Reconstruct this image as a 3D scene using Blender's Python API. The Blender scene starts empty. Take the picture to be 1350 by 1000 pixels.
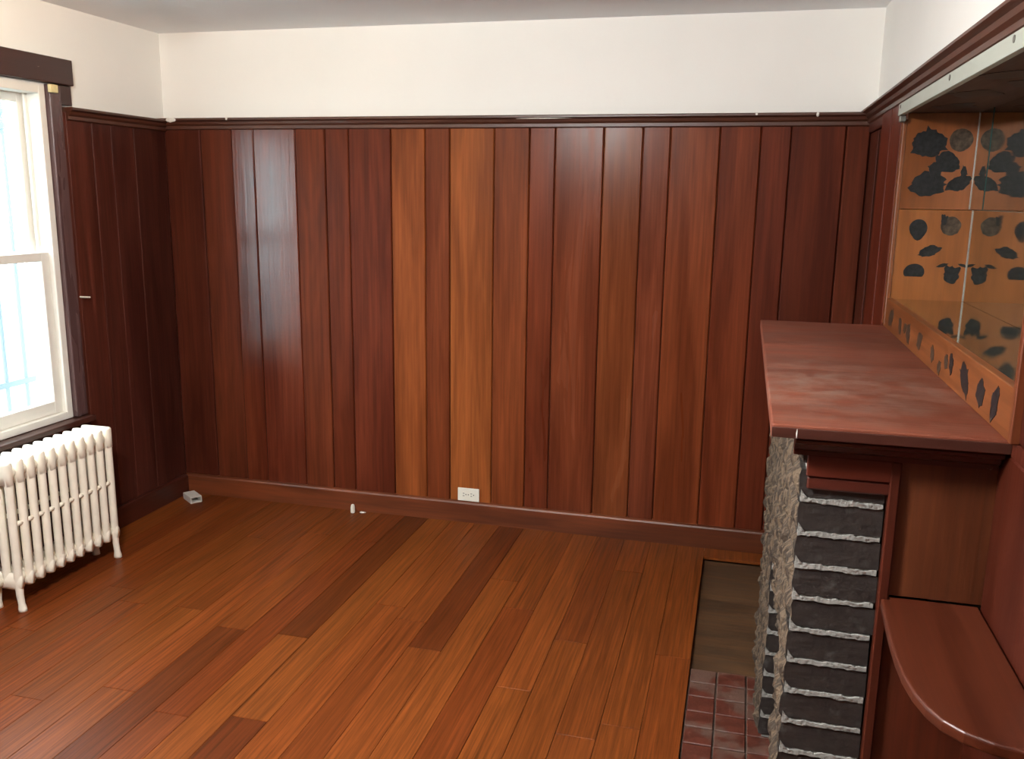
import bpy, bmesh, math, random
from mathutils import Vector, Matrix, noise

rnd = random.Random(7)
scene = bpy.context.scene
COL = scene.collection

# ------------------------------------------------------------------ camera
R = ((0.9677, 0.0639, -0.2439), (0.2512, -0.1930, 0.9485), (0.0135, -0.9791, -0.2028))
cx_, cy_, cz_ = (Vector(r) for r in R)
right = Vector((R[0][0], R[1][0], R[2][0])).normalized()
back = -Vector((R[0][2], R[1][2], R[2][2])).normalized()
up = back.cross(right).normalized()
right = up.cross(back).normalized()
cam_data = bpy.data.cameras.new('camera')
cam_data.sensor_width = 36.0
cam_data.lens = 1170.0 / 1350.0 * 36.0
cam_data.clip_start = 0.02
cam = bpy.data.objects.new('camera', cam_data)
M = Matrix.Identity(4)
for i in range(3):
    M[i][0] = right[i]; M[i][1] = up[i]; M[i][2] = back[i]
M[2][3] = 1.68
cam.matrix_world = M
COL.objects.link(cam)
scene.camera = cam

# ------------------------------------------------------------------ view, world, daylight
vs = scene.view_settings
vs.view_transform = 'Standard'
vs.look = 'None'
vs.gamma = 1.0
vs.use_curve_mapping = False
vs.exposure = 0.0
SKY = 20.0
world = bpy.data.worlds.new('sky')
scene.world = world
world.use_nodes = True
wn = world.node_tree
wn.nodes['Background'].inputs['Color'].default_value = (0.90, 0.96, 1.0, 1)
wn.nodes['Background'].inputs['Strength'].default_value = SKY
try:
    scene.cycles.use_denoising = True
    scene.cycles.max_bounces = 10
    scene.cycles.diffuse_bounces = 6
    scene.cycles.sample_clamp_indirect = 6.0
except Exception:
    pass

def portal(name, loc, rot, sx, sy):
    d = bpy.data.lights.new(name, 'AREA')
    d.shape = 'RECTANGLE'; d.size = sx; d.size_y = sy
    d.cycles.is_portal = True
    o = bpy.data.objects.new(name, d)
    o.location = loc; o.rotation_euler = rot
    COL.objects.link(o)

# room planes
XL, XR, YB, YR, ZC = -3.012, 0.515, 4.25, -1.9, 2.478      # plaster planes
BL, BB, BR = -2.990, 4.225, 0.485                          # face of the boards
RAILT, RAILB = 2.05, 1.995
WY0, WY1, WZ0, WZ1 = 2.44, 3.385, 0.655, 2.125             # window opening in the left wall
portal('daylight_left', (-3.16, (WY0 + WY1) / 2, (WZ0 + WZ1) / 2), (0, -math.pi / 2, 0), WZ1 - WZ0, WY1 - WY0)

# ------------------------------------------------------------------ helpers
def s(r, g, b):
    f = lambda c: (c / 255 / 12.92) if c / 255 <= 0.04045 else ((c / 255 + 0.055) / 1.055) ** 2.4
    return (f(r), f(g), f(b))

WORG = {}
WOODK = 0.52
def place(o, bm, mats, parent, center=True):
    """link the bmesh (in world coordinates) as one object"""
    me = o.data
    if center:
        lo = Vector((1e9,) * 3); hi = Vector((-1e9,) * 3)
        for v in bm.verts:
            for i in range(3):
                lo[i] = min(lo[i], v.co[i]); hi[i] = max(hi[i], v.co[i])
        c = (lo + hi) / 2
    else:
        c = Vector((0, 0, 0))
    bmesh.ops.translate(bm, verts=bm.verts, vec=-c)
    bm.normal_update()
    bm.to_mesh(me); bm.free()
    for m in mats:
        me.materials.append(m)
    o.location = c
    WORG[o.name] = c
    COL.objects.link(o)
    if parent is not None:
        o.parent = parent
        o.location = c - WORG[parent.name]

def obj(name, bm, mat, parent=None, smooth=False, color=None, label=None):
    me = bpy.data.meshes.new(name)
    o = bpy.data.objects.new(name, me)
    if smooth:
        for f in bm.faces:
            f.smooth = True
    mats = mat if isinstance(mat, (list, tuple)) else [mat]
    place(o, bm, mats, parent)
    if color is not None:
        color = (color[0] * WOODK, color[1] * WOODK * 0.9, color[2] * WOODK * 0.8) + tuple(color[3:])
        o.color = (*color[:3], color[3] if len(color) > 3 else 0.4)
    if label:
        o['label'] = label
    return o

def empty(name, loc, label=None, cat=None, kind=None, group=None):
    o = bpy.data.objects.new(name, None)
    o.empty_display_size = 0.05
    o.location = loc
    WORG[o.name] = Vector(loc)
    COL.objects.link(o)
    tag(o, label, cat, kind, group)
    return o

def tag(o, label=None, cat=None, kind=None, group=None):
    if label: o['label'] = label
    if cat: o['category'] = cat
    if kind: o['kind'] = kind
    if group: o['group'] = group
    return o

def box(bm, x0, x1, y0, y1, z0, z1, bev=0.0, seg=1):
    r = bmesh.ops.create_cube(bm, size=1.0)
    vs_ = r['verts']
    for v in vs_:
        v.co = Vector(((x0 + x1) / 2 + v.co.x * (x1 - x0), (y0 + y1) / 2 + v.co.y * (y1 - y0), (z0 + z1) / 2 + v.co.z * (z1 - z0)))
    if bev > 0:
        es = list({e for v in vs_ for e in v.link_edges})
        bmesh.ops.bevel(bm, geom=es, offset=bev, segments=seg, affect='EDGES', profile=0.5)
    return bm

def bx(*a, **k):
    return box(bmesh.new(), *a, **k)

def extrude_profile(bm, prof, place_fn, t0, t1, n=1):
    """prof: list of 2D points (closed), place_fn(a,b,t)->Vector"""
    rings = []
    for k in range(n + 1):
        t = t0 + (t1 - t0) * k / n
        rings.append([bm.verts.new(place_fn(a, b, t)) for a, b in prof])
    m = len(prof)
    for k in range(n):
        for i in range(m):
            j = (i + 1) % m
            bm.faces.new((rings[k][i], rings[k][j], rings[k + 1][j], rings[k + 1][i]))
    bm.faces.new(rings[0]); bm.faces.new(list(reversed(rings[-1])))
    bmesh.ops.recalc_face_normals(bm, faces=bm.faces)
    return bm

def lathe(bm, prof, center, n=16, sx=1.0, sy=1.0):
    rings = []
    for r, z in prof:
        rings.append([bm.verts.new((center[0] + sx * r * math.cos(2 * math.pi * i / n), center[1] + sy * r * math.sin(2 * math.pi * i / n), center[2] + z)) for i in range(n)])
    for k in range(len(rings) - 1):
        for i in range(n):
            j = (i + 1) % n
            bm.faces.new((rings[k][i], rings[k][j], rings[k + 1][j], rings[k + 1][i]))
    bm.faces.new(list(reversed(rings[0]))); bm.faces.new(rings[-1])
    bmesh.ops.recalc_face_normals(bm, faces=bm.faces)
    return bm

def tube(bm, p, q, r, n=10):
    p = Vector(p); q = Vector(q)
    d = (q - p).normalized()
    a = d.orthogonal().normalized(); b = d.cross(a)
    r1 = [bm.verts.new(p + r * (a * math.cos(2 * math.pi * i / n) + b * math.sin(2 * math.pi * i / n))) for i in range(n)]
    r2 = [bm.verts.new(q + r * (a * math.cos(2 * math.pi * i / n) + b * math.sin(2 * math.pi * i / n))) for i in range(n)]
    for i in range(n):
        j = (i + 1) % n
        bm.faces.new((r1[i], r1[j], r2[j], r2[i]))
    bm.faces.new(list(reversed(r1))); bm.faces.new(r2)
    bmesh.ops.recalc_face_normals(bm, faces=bm.faces)
    return bm

# ------------------------------------------------------------------ materials
def newmat(name):
    m = bpy.data.materials.new(name); m.use_nodes = True
    nt = m.node_tree
    return m, nt, nt.nodes['Principled BSDF']

def plain(name, col, rough=0.5, metal=0.0, var=0.06, scale=8.0, bump=0.0, bscale=60.0, spec=0.5):
    m, nt, p = newmat(name)
    tc = nt.nodes.new('ShaderNodeTexCoord')
    nz = nt.nodes.new('ShaderNodeTexNoise'); nz.inputs['Scale'].default_value = scale; nz.inputs['Detail'].default_value = 4
    nt.links.new(tc.outputs['Object'], nz.inputs['Vector'])
    mr = nt.nodes.new('ShaderNodeMapRange'); mr.inputs['To Min'].default_value = 1 - var; mr.inputs['To Max'].default_value = 1 + var
    mr.inputs['From Min'].default_value = 0.3; mr.inputs['From Max'].default_value = 0.7
    nt.links.new(nz.outputs['Fac'], mr.inputs['Value'])
    vm = nt.nodes.new('ShaderNodeVectorMath'); vm.operation = 'SCALE'; vm.inputs[0].default_value = col
    nt.links.new(mr.outputs['Result'], vm.inputs['Scale'])
    nt.links.new(vm.outputs['Vector'], p.inputs['Base Color'])
    p.inputs['Roughness'].default_value = rough
    p.inputs['Metallic'].default_value = metal
    p.inputs['Specular IOR Level'].default_value = spec
    if bump > 0:
        n2 = nt.nodes.new('ShaderNodeTexNoise'); n2.inputs['Scale'].default_value = bscale; n2.inputs['Detail'].default_value = 5
        nt.links.new(tc.outputs['Object'], n2.inputs['Vector'])
        b = nt.nodes.new('ShaderNodeBump'); b.inputs['Strength'].default_value = bump; b.inputs['Distance'].default_value = 0.01
        nt.links.new(n2.outputs['Fac'], b.inputs['Height']); nt.links.new(b.outputs['Normal'], p.inputs['Normal'])
    return m

def wood(name, axis=2, fine=(70, 2.0), blotch=(9, 0.9), a=0.28, b=0.35, tint=(1.25, 1.35, 1.3), bump=0.12, spec=0.5, wear=None, streak=0.0, coat=0.0):
    """grain along the given axis; the colour (and in alpha the roughness) come from the object's own colour"""
    m, nt, p = newmat(name)
    N, L = nt.nodes, nt.links
    tc = N.new('ShaderNodeTexCoord'); oi = N.new('ShaderNodeObjectInfo')
    off = N.new('ShaderNodeVectorMath'); off.operation = 'SCALE'; off.inputs[0].default_value = (37.1, 19.7, 53.3)
    L.new(oi.outputs['Random'], off.inputs['Scale'])
    def nzs(sc, detail=5.0, dist=0.0, rough=0.6):
        mp = N.new('ShaderNodeVectorMath'); mp.operation = 'MULTIPLY'
        v = [sc[0]] * 3; v[axis] = sc[1]
        mp.inputs[1].default_value = v
        L.new(tc.outputs['Object'], mp.inputs[0])
        ad = N.new('ShaderNodeVectorMath'); ad.operation = 'ADD'
        L.new(mp.outputs['Vector'], ad.inputs[0]); L.new(off.outputs['Vector'], ad.inputs[1])
        n = N.new('ShaderNodeTexNoise'); n.inputs['Scale'].default_value = 1.0
        n.inputs['Detail'].default_value = detail; n.inputs['Roughness'].default_value = rough; n.inputs['Distortion'].default_value = dist
        L.new(ad.outputs['Vector'], n.inputs['Vector'])
        return n.outputs['Fac']
    def mrange(x, f0, f1, t0, t1):
        r = N.new('ShaderNodeMapRange')
        r.inputs['From Min'].default_value = f0; r.inputs['From Max'].default_value = f1
        r.inputs['To Min'].default_value = t0; r.inputs['To Max'].default_value = t1
        L.new(x, r.inputs['Value']); return r.outputs['Result']
    nf = nzs(fine, 6.0, 0.3); nb = nzs(blotch, 3.0, 0.6)
    fa = mrange(nf, 0.3, 0.7, 1 - a, 1 + a)
    sc1 = N.new('ShaderNodeVectorMath'); sc1.operation = 'SCALE'
    L.new(oi.outputs['Color'], sc1.inputs[0]); L.new(fa, sc1.inputs['Scale'])
    tn = N.new('ShaderNodeVectorMath'); tn.operation = 'MULTIPLY'; tn.inputs[1].default_value = tint
    L.new(sc1.outputs['Vector'], tn.inputs[0])
    mx = N.new('ShaderNodeMix'); mx.data_type = 'RGBA'
    L.new(mrange(nb, 0.38, 0.66, 0.0, 1.0), mx.inputs['Factor'])
    dk = N.new('ShaderNodeVectorMath'); dk.operation = 'SCALE'; dk.inputs['Scale'].default_value = 1 - b
    L.new(sc1.outputs['Vector'], dk.inputs[0])
    L.new(dk.outputs['Vector'], mx.inputs[6]); L.new(tn.outputs['Vector'], mx.inputs[7])
    out = mx.outputs[2]
    if streak > 0:
        ns = nzs((45, 0.9), 2.0, 0.2)
        m2 = N.new('ShaderNodeMix'); m2.data_type = 'RGBA'
        L.new(mrange(ns, 0.6, 0.7, 0.0, streak), m2.inputs['Factor'])
        d2 = N.new('ShaderNodeVectorMath'); d2.operation = 'SCALE'; d2.inputs['Scale'].default_value = 0.35
        L.new(out, d2.inputs[0]); L.new(out, m2.inputs[6]); L.new(d2.outputs['Vector'], m2.inputs[7])
        out = m2.outputs[2]
    if wear:
        nw = N.new('ShaderNodeTexNoise'); nw.inputs['Scale'].default_value = wear[1]; nw.inputs['Detail'].default_value = 6; nw.inputs['Roughness'].default_value = 0.65
        ad = N.new('ShaderNodeVectorMath'); ad.operation = 'ADD'
        L.new(tc.outputs['Object'], ad.inputs[0]); L.new(off.outputs['Vector'], ad.inputs[1]); L.new(ad.outputs['Vector'], nw.inputs['Vector'])
        m3 = N.new('ShaderNodeMix'); m3.data_type = 'RGBA'
        fac = mrange(nw.outputs['Fac'], wear[2], wear[3], 0.0, wear[4])
        if len(wear) > 5:                                         # a dusty patch with its own place and size
            ds = N.new('ShaderNodeVectorMath'); ds.operation = 'DISTANCE'; ds.inputs[1].default_value = wear[5]
            L.new(tc.outputs['Object'], ds.inputs[0])
            mu = N.new('ShaderNodeMath'); mu.operation = 'MULTIPLY'
            L.new(fac, mu.inputs[0]); L.new(mrange(ds.outputs['Value'], 0.02, wear[6], 1.0, 0.12), mu.inputs[1])
            fac = mu.outputs['Value']
        L.new(fac, m3.inputs['Factor'])
        L.new(out, m3.inputs[6]); m3.inputs[7].default_value = (*wear[0], 1)
        out = m3.outputs[2]
    L.new(out, p.inputs['Base Color'])
    rr = N.new('ShaderNodeMath'); rr.operation = 'MULTIPLY'
    L.new(oi.outputs['Alpha'], rr.inputs[0]); L.new(mrange(nb, 0.3, 0.7, 0.85, 1.15), rr.inputs[1])
    L.new(rr.outputs['Value'], p.inputs['Roughness'])
    p.inputs['Specular IOR Level'].default_value = spec
    if coat > 0:
        p.inputs['Coat Weight'].default_value = coat
        p.inputs['Coat Roughness'].default_value = 0.2
    bp = N.new('ShaderNodeBump'); bp.inputs['Strength'].default_value = bump; bp.inputs['Distance'].default_value = 0.004
    L.new(nf, bp.inputs['Height']); L.new(bp.outputs['Normal'], p.inputs['Normal'])
    return m

M_board = wood('varnished_redwood', 2, (75, 2.2), (8, 0.8), 0.22, 0.30, (1.22, 1.32, 1.25), 0.18)
M_boardm = wood('oiled_redwood', 2, (75, 2.2), (8, 0.8), 0.22, 0.30, (1.22, 1.32, 1.25), 0.10, spec=0.12)
M_woodx = wood('stained_wood_x', 0, (75, 2.2), (8, 0.8), 0.20, 0.25, (1.15, 1.2, 1.15), 0.10, wear=((0.55, 0.5, 0.45), 22, 0.70, 0.74, 0.6))
M_woody = wood('stained_wood_y', 1, (75, 2.2), (8, 0.8), 0.20, 0.25, (1.15, 1.2, 1.15), 0.10)
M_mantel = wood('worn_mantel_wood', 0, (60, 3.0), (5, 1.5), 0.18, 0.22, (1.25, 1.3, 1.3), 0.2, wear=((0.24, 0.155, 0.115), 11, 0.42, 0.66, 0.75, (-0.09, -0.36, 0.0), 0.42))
M_floor = wood('strand_bamboo', 1, (120, 3.2), (22, 0.8), 0.40, 0.16, (1.10, 1.12, 1.08), 0.05, streak=0.45, spec=0.10)
M_panel = wood('niche_plywood', 2, (60, 3.0), (10, 2.0), 0.12, 0.18, (1.12, 1.12, 1.05), 0.05)
M_ply = wood('subfloor_board', 0, (50, 4.0), (9, 2.0), 0.28, 0.35, (1.2, 1.15, 1.05), 0.3)
M_white = plain('white_paint', (0.87, 0.86, 0.82), 0.55, var=0.02, scale=2.5, bump=0.03, bscale=90)
M_ceil = plain('ceiling_paint', (0.88, 0.90, 0.92), 0.6, var=0.02, scale=2.0, bump=0.03, bscale=80)
M_vinyl = plain('window_vinyl', (0.80, 0.78, 0.72), 0.4, var=0.03, scale=12)
M_rad = plain('radiator_enamel', (0.92, 0.86, 0.73), 0.35, var=0.05, scale=14, bump=0.06, bscale=40)
M_dark = plain('dark_gap', (0.02, 0.012, 0.01), 0.8, var=0.2)
M_soot = plain('firebox_soot', (0.02, 0.018, 0.017), 0.9, var=0.3, bump=0.4)
M_plate = plain('outlet_plastic', (0.80, 0.78, 0.68), 0.35, var=0.02)
M_slot = plain('outlet_slot', (0.03, 0.03, 0.03), 0.5)
M_plast = plain('grey_plastic', (0.62, 0.60, 0.55), 0.5, var=0.05, scale=40)
M_chip = plain('bare_plaster', (0.72, 0.70, 0.64), 0.8, var=0.12, scale=60, bump=0.3)
M_cream = plain('cream_block', (0.68, 0.58, 0.30), 0.6, var=0.1, scale=50)
M_strip = plain('pale_strip_paint', (0.36, 0.38, 0.33), 0.5, var=0.03, scale=10)
M_metal = plain('screw_metal', (0.16, 0.15, 0.13), 0.45, 0.6, var=0.2, scale=60)
M_mortar = plain('mortar', (0.27, 0.27, 0.25), 0.9, var=0.25, scale=55, bump=0.6, bscale=120)
M_motif = plain('dark_motif_print', (0.011, 0.011, 0.012), 0.4, var=0.6, scale=70, spec=0.3)
M_motifb = plain('brown_motif_print', (0.045, 0.030, 0.020), 0.4, var=0.7, scale=60, spec=0.3)
M_tile = plain('hearth_brick', (0.085, 0.022, 0.013), 0.42, var=0.3, scale=18, bump=0.25, bscale=50)
M_bars = plain('painted_iron', (0.10, 0.14, 0.17), 0.5)
M_ground = plain('outside_paving', (0.16, 0.22, 0.23), 0.9, var=0.15, scale=1.5)
M_green = plain('mirror_glass_edge', (0.02, 0.06, 0.055), 0.2, var=0.1)
M_silver = plain('mirror_bevel_edge', (0.75, 0.74, 0.70), 0.25, 0.9, var=0.1)

def smear_streaks(mat, col, scale, lo, hi, amount, stretch=None):
    """lighter tone over a brick surface: dried mortar smears, painted relief streaks"""
    nt = mat.node_tree; p = nt.nodes['Principled BSDF']
    src = p.inputs['Base Color'].links[0].from_socket
    tc = nt.nodes.new('ShaderNodeNewGeometry')
    n = nt.nodes.new('ShaderNodeTexNoise'); n.inputs['Scale'].default_value = scale; n.inputs['Detail'].default_value = 6
    if stretch:
        sv = nt.nodes.new('ShaderNodeVectorMath'); sv.operation = 'MULTIPLY'; sv.inputs[1].default_value = stretch
        nt.links.new(tc.outputs['Position'], sv.inputs[0]); nt.links.new(sv.outputs['Vector'], n.inputs['Vector'])
    else:
        nt.links.new(tc.outputs['Position'], n.inputs['Vector'])
    r = nt.nodes.new('ShaderNodeMapRange'); r.inputs['From Min'].default_value = lo; r.inputs['From Max'].default_value = hi; r.inputs['To Max'].default_value = amount
    nt.links.new(n.outputs['Fac'], r.inputs['Value'])
    m = nt.nodes.new('ShaderNodeMix'); m.data_type = 'RGBA'
    nt.links.new(r.outputs['Result'], m.inputs['Factor']); nt.links.new(src, m.inputs[6]); m.inputs[7].default_value = (*col, 1)
    nt.links.new(m.outputs[2], p.inputs['Base Color'])

M_bdark = plain('brick_glazed_dark', (0.020, 0.016, 0.014), 0.55, var=0.4, scale=30, bump=0.35, bscale=70)
smear_streaks(M_bdark, (0.10, 0.10, 0.095), 24, 0.58, 0.76, 0.45)
M_brough = plain('brick_rock_face', (0.036, 0.022, 0.012), 0.85, var=0.4, scale=45, bump=0.7, bscale=140)
smear_streaks(M_brough, (0.125, 0.086, 0.052), 1.0, 0.48, 0.58, 0.85, (40, 130, 11))  # light and dark of the broken ridges painted in as vertical streaks

def glassmat():
    m, nt, p = newmat('window_glass')
    N, L = nt.nodes, nt.links
    t = N.new('ShaderNodeBsdfTransparent'); t.inputs['Color'].default_value = (0.93, 0.97, 0.97, 1)
    g = N.new('ShaderNodeBsdfGlossy'); g.inputs['Roughness'].default_value = 0.02
    f = N.new('ShaderNodeLayerWeight'); f.inputs['Blend'].default_value = 0.12
    x = N.new('ShaderNodeMixShader')
    L.new(f.outputs['Facing'], x.inputs['Fac']); L.new(t.outputs['BSDF'], x.inputs[1]); L.new(g.outputs['BSDF'], x.inputs[2])
    L.new(x.outputs['Shader'], N['Material Output'].inputs['Surface'])
    return m
M_glass = glassmat()

def mirrormat(name, col):
    m, nt, p = newmat(name)
    N, L = nt.nodes, nt.links
    tc = N.new('ShaderNodeTexCoord')
    n = N.new('ShaderNodeTexNoise'); n.inputs['Scale'].default_value = 9; n.inputs['Detail'].default_value = 5
    L.new(tc.outputs['Object'], n.inputs['Vector'])
    r = N.new('ShaderNodeMapRange'); r.inputs['From Min'].default_value = 0.4; r.inputs['From Max'].default_value = 0.75
    r.inputs['To Min'].default_value = 0.03; r.inputs['To Max'].default_value = 0.09
    L.new(n.outputs['Fac'], r.inputs['Value']); L.new(r.outputs['Result'], p.inputs['Roughness'])
    p.inputs['Base Color'].default_value = (*col, 1)
    p.inputs['Metallic'].default_value = 1.0
    return m
M_mirror = mirrormat('old_mirror', (0.72, 0.76, 0.70))
M_mirrorf = mirrormat('dusty_mirror_floor', (0.55, 0.58, 0.48))

def bulb(name, strength, col=(1.0, 0.78, 0.52)):
    m, nt, p = newmat(name)
    e = nt.nodes.new('ShaderNodeEmission'); e.inputs['Color'].default_value = (*col, 1); e.inputs['Strength'].default_value = strength
    nt.links.new(e.outputs['Emission'], nt.nodes['Material Output'].inputs['Surface'])
    return m

# ------------------------------------------------------------------ room shell
T = 0.16
def struct(name, bm, mat, **k):
    o = obj(name, bm, mat, **k); o['kind'] = 'structure'; return o

bm = bx(XL - T, XR + 0.30, YR - T, YB + T, ZC, ZC + 0.1)
struct('ceiling', bm, M_ceil)

bm = bmesh.new()                                                  # left wall with the window opening
box(bm, XL - T, XL, YR - T, WY0, -0.13, ZC); box(bm, XL - T, XL, WY1, YB + T, -0.13, ZC)
box(bm, XL - T, XL, WY0, WY1, -0.13, WZ0); box(bm, XL - T, XL, WY0, WY1, WZ1, ZC)
wall_left = struct('wall_left', bm, M_white)
wall_back = struct('wall_back', bx(XL, XR + 0.3, YB, YB + T, -0.13, ZC), M_white)
NY0, NY1, NZ0, NZ1, NX = 1.745, 3.335, 1.25, 1.985, 0.725           # recess in the right wall
bm = bmesh.new()
box(bm, XR, XR + 0.3, YR - T, YB, NZ1, ZC); box(bm, XR, XR + 0.3, YR - T, NY0, -0.13, NZ1)
box(bm, XR, XR + 0.3, NY1, YB, -0.13, NZ1); box(bm, XR, XR + 0.3, NY0, NY1, -0.13, NZ0)
box(bm, NX + 0.02, XR + 0.3, NY0, NY1, NZ0, NZ1)
wall_right = struct('wall_right', bm, M_white)
bm = bx(XL, XR, YR - T, YR, -0.13, ZC)
wall_rear = struct('wall_rear', bm, M_white)

# floor: subfloor slab + planks
HX, HY, HYF = -0.095, 3.05, 4.10                                   # edge of the planks beside the hearth and recess
floor = struct('floor', bx(XL, XR, YR, YB, -0.12, -0.032), M_ply, color=s(96, 70, 44))
PW = 0.1304
FC = dict(mid=s(146, 80, 38), dark=s(116, 60, 29), light=s(152, 85, 40), red=s(138, 72, 35))
def plank(x0, x1, y0, y1, col):
    g = 0.0007
    obj('plank', bx(x0 + g, x1 - g, y0 + g, y1 - g, -0.014, 0.0, bev=0.0008), M_floor, floor, color=(*col, rnd.uniform(0.36, 0.46)))
fixed = {13: [(2.845, 'dark', 'mid')], 10: [(2.315, 'dark', 'light')], 11: [(2.855, 'light', 'dark')], 8: [(3.10, 'red', 'mid')],
         7: [(2.90, 'mid', 'dark')], 3: [(3.11, 'mid', 'red')], 9: [(3.2, 'light', 'light')], 1: [(2.6, 'mid', 'mid')]}
ncol = int((HX - XL) / PW) + 1
def vary(c, k=0.08):
    f = 1 + rnd.uniform(-k, k); return (c[0] * f, c[1] * f * (1 + rnd.uniform(-0.04, 0.04)), c[2] * f)
for i in range(ncol):
    x1 = HX - i * PW; x0 = max(x1 - PW, XL + 0.01)
    if x1 - x0 < 0.02: continue
    yl = YR + 0.01
    cuts = []
    if i in fixed:
        j, n_, f_ = fixed[i][0]
        y = j - rnd.uniform(1.3, 1.8)
        near = [y]
        while y > yl + 0.3: y -= rnd.uniform(1.2, 1.8); near.append(y)
        near = [q for q in near if q > yl + 0.25]
        ys = sorted(near) + [j]
        if YB - j > 2.0: ys.append(j + 1.4)
        cols = [vary(FC['mid']) for _ in ys] + [None]
        ji = ys.index(j); cols[ji] = vary(FC[n_], 0.04)
        cols.insert(ji + 1, vary(FC[f_], 0.04)); cols = [c or vary(FC['mid']) for c in cols[:len(ys) + 1]]
    else:
        ys = []; y = yl + rnd.uniform(0.4, 1.7)
        while y < YB - 0.4: ys.append(y); y += rnd.uniform(1.2, 1.85)
        cols = [vary(FC[rnd.choice(['mid', 'mid', 'mid', 'light', 'red'])]) for _ in range(len(ys) + 1)]
    ed = [yl] + ys + [YB - 0.006]
    for k in range(len(ed) - 1):
        plank(x0, x1, ed[k], ed[k + 1], cols[k])
for i in range(4):                                                 # planks nearer than the hearth, right of the edge
    x0 = HX + i * PW; plank(x0, min(x0 + PW, BR), YR + 0.01, 1.62, vary(FC['mid']))
plank(HX, BR - 0.002, HYF, YB - 0.006, vary(FC['mid']))
sub = obj('subfloor_panel', bx(HX + 0.001, BR, HY - 0.001, HYF - 0.001, -0.034, -0.019), M_ply, floor, color=(*s(104, 76, 44), 0.7), label='bare scuffed subfloor board in the open recess')

# panelling
def board(par, x0, x1, y0, y1, z0, z1, col, rough, tilt=0.0, bev=0.005, mat=None):
    o = obj('board', bx(x0, x1, y0, y1, z0, z1, bev=bev), mat or M_board, par, color=(*col, rough))
    o.rotation_euler = (0, 0, math.radians(tilt))
    return o
gx = [-3.0, -2.787, -2.605, -2.478, -2.242, -2.077, -1.949, -1.722, -1.543, -1.415, -1.191, -1.016, -0.892, -0.662, -0.482, -0.357, -0.136, 0.041, 0.170, 0.398, 0.4965]
bc = [(96, 44, 31), (112, 54, 36), (118, 56, 38), (122, 58, 42), (126, 62, 39), (122, 58, 37), (124, 58, 38), (168, 92, 50), (142, 72, 42), (182, 104, 56), (150, 78, 44),
      (134, 66, 44), (142, 74, 50), (152, 84, 52), (134, 70, 50), (148, 76, 46), (138, 66, 40), (120, 54, 34), (112, 50, 31), (116, 54, 34)]
br = [0.5, 0.42, 0.20, 0.19, 0.5, 0.46, 0.5, 0.45, 0.45, 0.45, 0.45, 0.30, 0.26, 0.26, 0.24, 0.32, 0.4, 0.45, 0.5, 0.5]
bt = [0, 0.2, 1.2, 0.9, -0.8, -0.2, 0.1, 0.2, -0.2, 0.2, -0.3, 0.2, -0.2, 0.3, 0.4, 0, 0.2, -0.1, 0.1, 0]
for i in range(len(gx) - 1):
    d = 0.002 + 0.002 * (i % 2)
    board(wall_back, gx[i] + 0.0015, gx[i + 1] - 0.0015, BB + d * 0.5, YB - 0.002, 0.05, 2.02, s(*bc[i]), br[i], bt[i], mat=M_board if br[i] < 0.23 else M_boardm)
obj('groove_backing', bx(BL, XR - 0.001, YB - 0.004, YB - 0.0005, 0.03, 2.03), M_dark, wall_back)
gy = [3.478, 3.506, 3.668, 3.799, 3.966, 4.222]
for i in range(5):
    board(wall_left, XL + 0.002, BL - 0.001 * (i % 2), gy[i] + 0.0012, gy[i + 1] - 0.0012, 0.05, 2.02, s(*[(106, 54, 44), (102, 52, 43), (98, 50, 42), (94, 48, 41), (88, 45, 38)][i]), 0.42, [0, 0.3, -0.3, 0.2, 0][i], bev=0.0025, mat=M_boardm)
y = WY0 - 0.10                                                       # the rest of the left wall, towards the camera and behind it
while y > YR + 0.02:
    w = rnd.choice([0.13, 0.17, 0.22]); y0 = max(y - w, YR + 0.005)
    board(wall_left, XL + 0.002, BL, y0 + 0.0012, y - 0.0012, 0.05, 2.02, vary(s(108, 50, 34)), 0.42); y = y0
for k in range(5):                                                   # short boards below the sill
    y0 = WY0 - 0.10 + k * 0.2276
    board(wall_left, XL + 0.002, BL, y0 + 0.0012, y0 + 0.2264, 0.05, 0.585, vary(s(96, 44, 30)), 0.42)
obj('groove_backing', bx(XL + 0.0005, XL + 0.004, YR + 0.01, BB, 0.03, 0.58), M_dark, wall_left)
# right wall: recessed narrow panel in the corner, proud boards, near panelling
board(wall_right, BR + 0.012, XR - 0.001, 3.985, 4.224, 0.05, 1.962, s(96, 46, 34), 0.4, 0.4, bev=0.002, mat=M_boardm)
board(wall_right, BR + 0.014, XR - 0.001, 3.795, 3.982, 0.05, 1.962, s(70, 34, 27), 0.4, -0.4, bev=0.002, mat=M_boardm)
board(wall_right, BR + 0.002, XR - 0.001, 3.79, 4.222, 1.965, 2.02, s(104, 48, 34), 0.45, mat=M_woody)
board(wall_right, BR - 0.002, XR - 0.001, 3.56, 3.788, 0.05, 2.02, s(122, 52, 34), 0.4, 0, bev=0.0022, mat=M_boardm)
board(wall_right, BR, XR - 0.001, 3.337, 3.557, 0.05, 2.02, s(118, 52, 34), 0.4, 0, bev=0.0022, mat=M_boardm)
nb = [1.743, 1.50, 1.30, 1.02, 0.80, 0.52, 0.30, 0.02, -0.2, -0.48, -0.75, -1.0, -1.3, -1.6, -1.89]
board(wall_right, BR + 0.016, XR + 0.001, nb[1] + 0.0012, 1.8265, 0.05, 1.2195, s(92, 37, 21), 0.38)
board(wall_right, BR + 0.016, XR + 0.001, nb[1] + 0.0012, 1.7265, 1.2515, 2.0, s(92, 37, 21), 0.38)
board(wall_right, BR + 0.016, XR + 0.001, nb[1] + 0.0012, 1.7605, 1.2205, 1.2505, s(92, 37, 21), 0.38, bev=0.001)
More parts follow.
